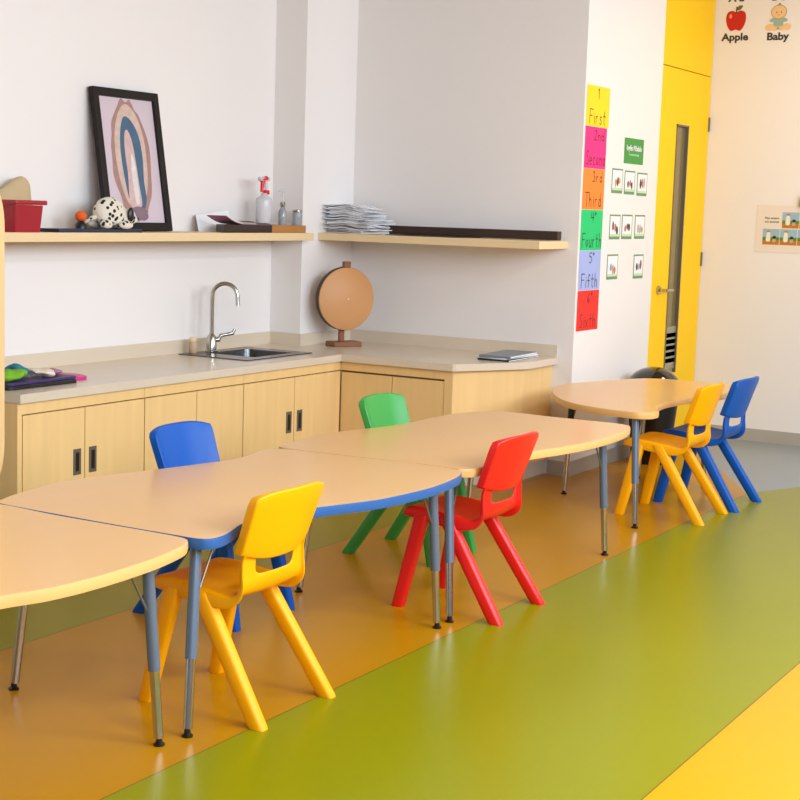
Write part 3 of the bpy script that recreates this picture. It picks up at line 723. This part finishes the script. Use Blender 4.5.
# poster, white sheet with little countryside scenes
ps = on_far('scene_poster', 'white poster with small farmer scenes on the right wall', 'poster', 2.86, 1.52)
finish('sheet', box(B(), -.42, .42, -.0010, 0, -.150, .182), mat('poster_paper', (232, 220, 208), .6), ps)
M['sky_p'] = mat('scene_sky', (150, 184, 200), .6, noise=.15, nscale=30); M['field'] = mat('scene_field', (92, 130, 30), .6); M['soil'] = mat('scene_soil', (190, 118, 34), .6, noise=.1, nscale=30)
M['white_shirt'] = mat('scene_white_clothes', (236, 230, 214), .6)
def scene(cx, cz, w, h):
    o = finish('scene_picture', box(B(), cx - w / 2, cx + w / 2, -.0018, -.0010, cz - h * .02, cz + h / 2), M['sky_p'], ps)
    finish('field', box(B(), cx - w / 2, cx + w / 2, -.0018, -.0010, cz - h * .22, cz - h * .02), M['field'], o)
    finish('soil', box(B(), cx - w / 2, cx + w / 2, -.0018, -.0010, cz - h / 2, cz - h * .22), M['soil'], o)
    def lb(name, pts, m, off):
        bm = B(); vs = [bm.verts.new((x, -off, z)) for x, z in catmull(pts, 3)]; bm.faces.new(vs); finish(name, bm, m, o)
    lb('farmer', [(cx - .035, cz - .03), (cx - .005, cz - .03), (cx - .006, cz + .02), (cx - .014, cz + .035), (cx - .024, cz + .035), (cx - .032, cz + .02)], M['white_shirt'], .0022)
    lb('hat', [(cx - .034, cz + .034), (cx - .004, cz + .034), (cx - .012, cz + .044), (cx - .026, cz + .044)], M['soil'], .0024)
    lb('child', [(cx + .012, cz - .036), (cx + .034, cz - .036), (cx + .032, cz - .012), (cx + .016, cz - .012)], M['tan_cloth'], .0022)
    lb('child_hair', oval(cx + .024, cz - .004, .013, .011, 8), M['ink'], .0024)
for cx in (-.309, -.185, -.061, .063, .187, .311): scene(cx, -.040, .119, .112)
for cx in (-.176, -.052, .072, .196, .320): scene(cx, .080, .119, .112)
text_part('caption', 'Plan entero', .022, M['leaf'], ps, (-.309, -.0012, .092), (PI / 2, 0, 0), .0006, 1.0)
text_part('caption', 'con alumnos', .020, M['leaf'], ps, (-.309, -.0012, .066), (PI / 2, 0, 0), .0006, 1.0)
wb = on_far('wall_box', 'dark purple box at the right edge above the poster', 'wall box', 2.972, 1.735)
finish('body', box(B(), 0, .10, -.03, 0, -.035, .025), mat('dark_purple', (24, 12, 50), .5), wb, bevel=.003)
finish('top', box(B(), .005, .10, -.032, 0, .0255, .038), M['black'], wb)

# ------------------------------------------------------------------ tables
def table(label, outline, edge, legs, group=None, loc=None):
    cx = sum(p[0] for p in outline) / len(outline); cy = sum(p[1] for p in outline) / len(outline)
    t = thing('activity_table', label, 'table', (cx, cy, 0), group=group)
    O = catmull(outline, 5); I = inset(O, .0025); zt, zb = .600, .566
    bm = B(); prism(bm, I, zb, zt); finish('tabletop', bm, M['table'], t, world=True)
    rings = []
    for d_, z in ((.0065, zb - .0004), (.0015, zb - .0004), (0, zb + .006), (-.0008, (zt + zb) / 2), (0, zt - .006), (.0012, zt - .001), (.0030, zt - .0003), (.0065, zt - .004)):
        rings.append([(x, y, z) for x, y in inset(O, d_)])
    bm = B(); R = [[bm.verts.new(p) for p in r] for r in rings]; n = len(O)
    for k in range(len(R)):
        a, b = R[k], R[(k + 1) % len(R)]
        for i in range(n): bm.faces.new([a[i], a[(i + 1) % n], b[(i + 1) % n], b[i]])
    finish('edge_band', bm, edge, t, world=True, smooth=True, label='blue edge band' if edge == M['edge_blue'] else 'yellow maple edge band')
    for kind, fx, fy, tx, ty in legs:
        foot = Vector((fx, fy, 0)); top = Vector((tx, ty, zb)); d = (top - foot)
        P = lambda s: tuple(foot + d * s)
        bm = B()
        if kind == 'front':
            tube(bm, [P(.40), P(.998)], .0185, 20)
            lg = finish('leg', bm, M['leg_grey'], t, world=True, smooth=True)
            bm = B(); tube(bm, [P(.04), P(.42)], .0150, 18); finish('lower_tube', bm, M['chrome'], lg, world=True, smooth=True, label='chrome lower leg tube')
        else:
            tube(bm, [P(.72), P(.998)], .0185, 20)
            lg = finish('leg', bm, M['black'], t, world=True, smooth=True)
            bm = B(); tube(bm, [P(.04), P(.74)], .0150, 18); finish('lower_tube', bm, M['chrome'], lg, world=True, smooth=True, label='chrome lower leg tube')
        bm = B(); lathe(bm, [(.017, 0), (.018, .005), (.010, .011), (.010, .026)], fx, fy, 18); finish('foot', bm, M['black'], lg, world=True, smooth=True)
        c = Vector((cx, cy, zb)); q = (Vector((cx, ty, zb)) - top); q.z = 0; q = q.normalized()
        bm = B(); tube(bm, [tuple(Vector(P(.72)) + q * .015), tuple(top + q * .10 + Vector((0, 0, -.002)))], .004, 8); finish('brace', bm, M['pewter'], lg, world=True)
    return t
T1 = [(3.578, 2.80), (3.580, 2.725), (3.605, 2.688), (3.66, 2.682), (3.73, 2.70), (3.83, 2.735), (3.95, 2.755), (4.07, 2.742), (4.19, 2.708), (4.31, 2.664), (4.46, 2.612), (4.62, 2.588), (4.80, 2.577), (4.99, 2.595), (5.10, 2.620), (5.175, 2.66), (5.205, 2.73),
      (5.215, 2.88), (5.20, 3.05), (5.18, 3.25), (5.165, 3.45), (5.10, 3.525), (4.96, 3.50), (4.82, 3.482), (4.62, 3.52), (4.4, 3.573), (4.2, 3.63), (4.0, 3.655), (3.78, 3.625), (3.66, 3.592), (3.600, 3.555), (3.588, 3.45), (3.580, 3.2), (3.577, 3.0)]
T2 = [(5.222, 2.86), (5.215, 2.72), (5.222, 2.675), (5.27, 2.640), (5.38, 2.640), (5.55, 2.668), (5.70, 2.668), (5.85, 2.64), (6.06, 2.592), (6.33, 2.561), (6.60, 2.566), (6.78, 2.594), (6.865, 2.635), (6.893, 2.72), (6.89, 2.90), (6.89, 3.08), (6.90, 3.22), (6.88, 3.34), (6.76, 3.425), (6.61, 3.465), (6.41, 3.472), (6.16, 3.472), (5.95, 3.508), (5.77, 3.56), (5.58, 3.575), (5.40, 3.56), (5.25, 3.545), (5.185, 3.50), (5.187, 3.30), (5.207, 3.06)]
T0 = [(3.570, 2.85), (3.562, 2.755), (3.530, 2.715), (3.45, 2.684), (3.28, 2.652), (3.05, 2.640), (2.87, 2.655), (2.74, 2.695), (2.5, 2.74), (2.25, 2.72), (2.0, 2.70), (1.90, 2.78), (1.87, 3.1), (1.90, 3.45), (2.05, 3.54), (2.35, 3.60), (2.7, 3.64), (3.1, 3.63), (3.40, 3.61), (3.55, 3.60), (3.588, 3.52), (3.573, 3.3), (3.570, 3.05)][::-1]
T3 = [(7.352, 2.83), (7.362, 2.76), (7.41, 2.716), (7.49, 2.712), (7.535, 2.735), (7.61, 2.772), (7.74, 2.80), (7.90, 2.815), (8.10, 2.795), (8.3, 2.74), (8.55, 2.70), (8.8, 2.70), (8.97, 2.74), (9.03, 2.85), (9.04, 3.1), (9.0, 3.30), (8.85, 3.41), (8.6, 3.50), (8.35, 3.575), (8.14, 3.585), (7.94, 3.515), (7.727, 3.405), (7.55, 3.27), (7.45, 3.15), (7.381, 2.99)]
table('maple-edged wavy table at the lower left, nearest the camera', T0, M['edge_maple'], [('front', 3.422, 2.727, 3.415, 2.775), ('rear', 3.40, 3.44, 3.36, 3.40), ('front', 2.05, 2.80, 2.10, 2.86), ('rear', 2.05, 3.42, 2.10, 3.38)])
table('wavy table with blue edging between the yellow and red chairs', T1, M['edge_blue'], [('front', 3.530, 2.705, 3.60 + .045, 2.77), ('front', 5.052, 2.672, 5.045, 2.71), ('rear', 5.03, 3.40, 4.99, 3.37), ('rear', 3.548, 3.435, 3.60, 3.40)])
table('maple-edged wavy table joined to the blue-edged one, behind the red chair', T2, M['edge_maple'], [('front', 5.160, 2.675, 5.245, 2.745), ('front', 6.659, 2.640, 6.66, 2.68), ('rear', 6.70, 3.40, 6.68, 3.36), ('rear', 5.183, 3.40, 5.235, 3.36)])
table('maple-edged wavy table by the yellow door, standing apart from the row', T3, M['edge_maple'], [('front', 7.348, 2.756, 7.42, 2.81), ('rear', 7.99, 3.435, 7.97, 3.40), ('front', 8.72, 2.85, 8.68, 2.88), ('rear', 8.80, 3.30, 8.76, 3.26)])

# ------------------------------------------------------------------ chairs (local: sitter looks along +Y, back at -Y)
def shell_mesh():
    prof = [(.222, .372, .155), (.222, .396, .160), (.205, .411, .168), (.15, .414, .174), (.05, .404, .176), (-.02, .396, .176), (-.065, .388, .175), (-.102, .387, .173), (-.130, .404, .171), (-.141, .434, .169), (-.143, .455, .169), (-.146, .505, .167), (-.148, .512, .167), (-.162, .54, .160), (-.172, .565, .152)]
    FL = (.006, .022, .040, .050, .055, .053, .044, .034, .026, .020, .018, .015, .014, .012, .008)
    U = [-1, -1, -.90, -.66, -.63, -.3, 0, .3, .63, .66, .90, 1, 1]
    bm = B(); rows = []
    for s, (y, z, w) in enumerate(prof):
        a = prof[max(0, s - 1)]; b = prof[min(len(prof) - 1, s + 1)]
        t = Vector((0, b[0] - a[0], b[1] - a[1])).normalized()
        nrm = Vector((0, -abs(t.z) if s > 2 else 0, -abs(t.y) if s > 2 else -1)).normalized()
        row = []
        dish = .010 if 2 < s < 8 else .003
        for k, u in enumerate(U):
            p = Vector((u * w, y, z)) + nrm * (dish * (1 - u * u))
            if s >= 8: p.y += .020 * u * u * min(1, (s - 7) / 3)
            if k in (0, len(U) - 1): p = p + nrm * FL[s]; p.x *= 1.015
            row.append(bm.verts.new(p))
        rows.append(row)
    for s in range(len(rows) - 1):
        for k in range(len(U) - 1):
            if 9 < s < 12 and 3 < k < 8: continue          # hand slot
            bm.faces.new([rows[s][k], rows[s][k + 1], rows[s + 1][k + 1], rows[s + 1][k]])
    return bm
def back_mesh():
    bm = B(); n, mm = 14, 10; z0_, z1_ = .500, .730
    F, K = [], []
    for i in range(n + 1):
        u = -1 + 2 * i / n
        for j in range(mm + 1):
            v = j / mm
            w = .180 + .012 * v
            if v > .85: w -= .010 * ((v - .85) / .15) ** 2
            top = z1_ - .016 * abs(u) ** 4; bot = z0_ + .026 * abs(u) ** 2.5
            z = bot + (top - bot) * v
            yb = -.166 - .066 * v + .030 * u * u              # back skin
            th = .017 + .016 * abs(u) ** 4
            edge = min(1, min(v, 1 - v) * 9 + .25)
            K.append(bm.verts.new((u * w, yb - .004 * edge, z))); F.append(bm.verts.new((u * (w - .004), yb + th + .008 * math.sin(PI * v) * 0, z)))
    g = lambda A, i, j: A[i * (mm + 1) + j]
    for i in range(n):
        for j in range(mm):
            bm.faces.new([g(K, i, j), g(K, i + 1, j), g(K, i + 1, j + 1), g(K, i, j + 1)]); bm.faces.new([g(F, i, j), g(F, i, j + 1), g(F, i + 1, j + 1), g(F, i + 1, j)])
    for i in range(n):
        for j in (0, mm): bm.faces.new([g(K, i, j), g(F, i, j), g(F, i + 1, j), g(K, i + 1, j)])
    for j in range(mm):
        for i in (0, n): bm.faces.new([g(K, i, j), g(K, i, j + 1), g(F, i, j + 1), g(F, i, j)])
    return bm
def leg_mesh(side, back):
    s = side
    if back: top = (s * .160, .030, .392); mid = None; bot = (s * .196, -.228, 0); wy, wx = .034, .024; wy2, wx2 = .030, .0225
    else: top = (s * .160, .135, .385); bot = (s * .190, .218, 0); wy, wx = .032, .023; wy2, wx2 = .026, .021
    def ring(c, a, b, zz):
        o = []
        for q in range(16):
            an = 2 * PI * q / 16; ca, sa = math.cos(an), math.sin(an)
            e = .55
            o.append((c[0] + b * math.copysign(abs(ca) ** e, ca), c[1] + a * math.copysign(abs(sa) ** e, sa), zz))
        return o
    bm = B(); R = []
    for t in (0, .02, .35, .7, .98, 1):
        c = [bot[k] + (top[k] - bot[k]) * t for k in range(3)]
        sh = .93 if t in (0, 1) else 1
        R.append(ring(c, (wy2 + (wy - wy2) * t) * sh, (wx2 + (wx - wx2) * t) * sh, c[2]))
    loft(bm, R); return bm
SH = {}
def make_chair(label, m, x, y, rz):
    c = thing('school_chair', label, 'chair', (x, y, 0), rz)
    sh = finish('seat', shell_mesh(), m, c, smooth=True)
    so = sh.modifiers.new('thick', 'SOLIDIFY'); so.thickness = .007; so.offset = 0
    ss = sh.modifiers.new('sub', 'SUBSURF'); ss.levels = 2; ss.render_levels = 2
    bk = finish('backrest', back_mesh(), m, c, smooth=True)
    bv = bk.modifiers.new('b', 'BEVEL'); bv.width = .006; bv.segments = 3; bv.limit_method = 'ANGLE'; bv.angle_limit = .9
    for s in (-1, 1):
        for b in (True, False): finish('leg', leg_mesh(s, b), m, c, smooth=True)
    return c
y1 = make_chair('bright yellow plastic school chair nearest the camera at the blue-edged table', M['ch_yellow'], 3.91, 2.80, 0)
def copy_chair(src, label, m, x, y, rz):
    r = src.copy(); COL.objects.link(r); r.location = (x, y, 0); r.rotation_euler = (0, 0, rz); r['label'] = label
    for ch in list(src.children):
        k = ch.copy(); k.data = ch.data.copy(); k.data.materials[0] = m; COL.objects.link(k); k.parent = r
    return r
copy_chair(y1, 'red plastic school chair pushed up where the two tables join', M['ch_red'], 5.437, 2.74, 0)
copy_chair(y1, 'green plastic school chair on the far side of the tables', M['ch_green'], 6.125, 3.392, PI)
copy_chair(y1, 'blue plastic school chair facing us on the far side of the blue-edged table', M['ch_blue'], 4.735, 3.495, PI + .02)
copy_chair(y1, 'yellow plastic school chair at the table by the door', M['ch_yellow'], 7.845, 2.745, 0)
copy_chair(y1, 'blue plastic school chair at the table by the door', M['ch_blue'], 8.315, 2.70, -.02)

# black bin with domed lid behind the far table
tb = thing('waste_bin', 'glossy black waste bin with a domed lid by the yellow door', 'bin', (9.42, 3.455, 0))
finish('body', lathe(B(), [(.115, 0), (.12, .01), (.168, .46), (.170, .47)], n=36), M['black'], tb, smooth=True)
pr_ = [(.172, .455), (.180, .462), (.181, .485)] + [(.178 * math.cos(a), .485 + .145 * math.sin(a)) for a in [PI / 2 * k / 9 for k in range(0, 9)]] + [(.004, .63)]
finish('lid', lathe(B(), pr_, n=40), M['black_gloss'], tb, smooth=True)

# ------------------------------------------------------------------ lights
def area(name, loc, rot, sx, sy, power, col):
    l = bpy.data.lights.new(name, 'AREA'); l.shape = 'RECTANGLE'; l.size = sx; l.size_y = sy; l.energy = power; l.color = col
    o = bpy.data.objects.new(name, l); COL.objects.link(o); o.location = loc; o.rotation_euler = rot; return o
for i, (a, b) in enumerate(WINS):
    area('window_daylight', ((a + b) / 2, YF - .02, 2.55), (PI / 2, 0, 0), b - a - .15, 1.4, (128, 184, 98)[i], (.78, .88, 1.0))
# unseen cool ceiling panels, added so light falls steeply and tables shade the floor
for (x, y, e) in ((1.6, -.4, 54), (4.2, -.4, 58), (6.8, -.4, 56)):
    area('added_ceiling_light', (x, y, H - .06), (0, 0, 0), 1.2, .6, e, (.94, .97, 1.0))
area('warm_ceiling_lamp', (9.7, 1.9, H - .06), (0, 0, 0), .5, .5, 24, (1.0, .80, .50))
w = bpy.data.worlds.new('world'); bpy.context.scene.world = w; w.use_nodes = True
bg = w.node_tree.nodes['Background']; bg.inputs[0].default_value = (.75, .88, 1, 1); bg.inputs[1].default_value = 1.0

# ------------------------------------------------------------------ camera
yaw, pit, rol, fpx, ppx = 0.54977, 0.12608, 0.02920, 1518.163, 350.0
YAW = CAMYAW = None
F = Vector((math.cos(pit) * math.cos(yaw), math.cos(pit) * math.sin(yaw), -math.sin(pit)))
R0 = Vector((math.sin(yaw), -math.cos(yaw), 0)); U0 = R0.cross(F)
R = math.cos(rol) * R0 + math.sin(rol) * U0; U = R.cross(F)
cd = bpy.data.cameras.new('camera'); cam = bpy.data.objects.new('camera', cd); COL.objects.link(cam)
mt = Matrix(((R.x, U.x, -F.x, 0), (R.y, U.y, -F.y, 0), (R.z, U.z, -F.z, 1.6), (0, 0, 0, 1)))
cam.matrix_world = mt
cd.sensor_width = 36; cd.lens = fpx / 800 * 36; cd.shift_x = (400 - ppx) / 800; cd.clip_start = .05
sc = bpy.context.scene; sc.camera = cam
sc.view_settings.view_transform = 'Standard'; sc.view_settings.look = 'None'; sc.view_settings.gamma = 1; sc.view_settings.use_curve_mapping = False
sc.view_settings.exposure = 0.12
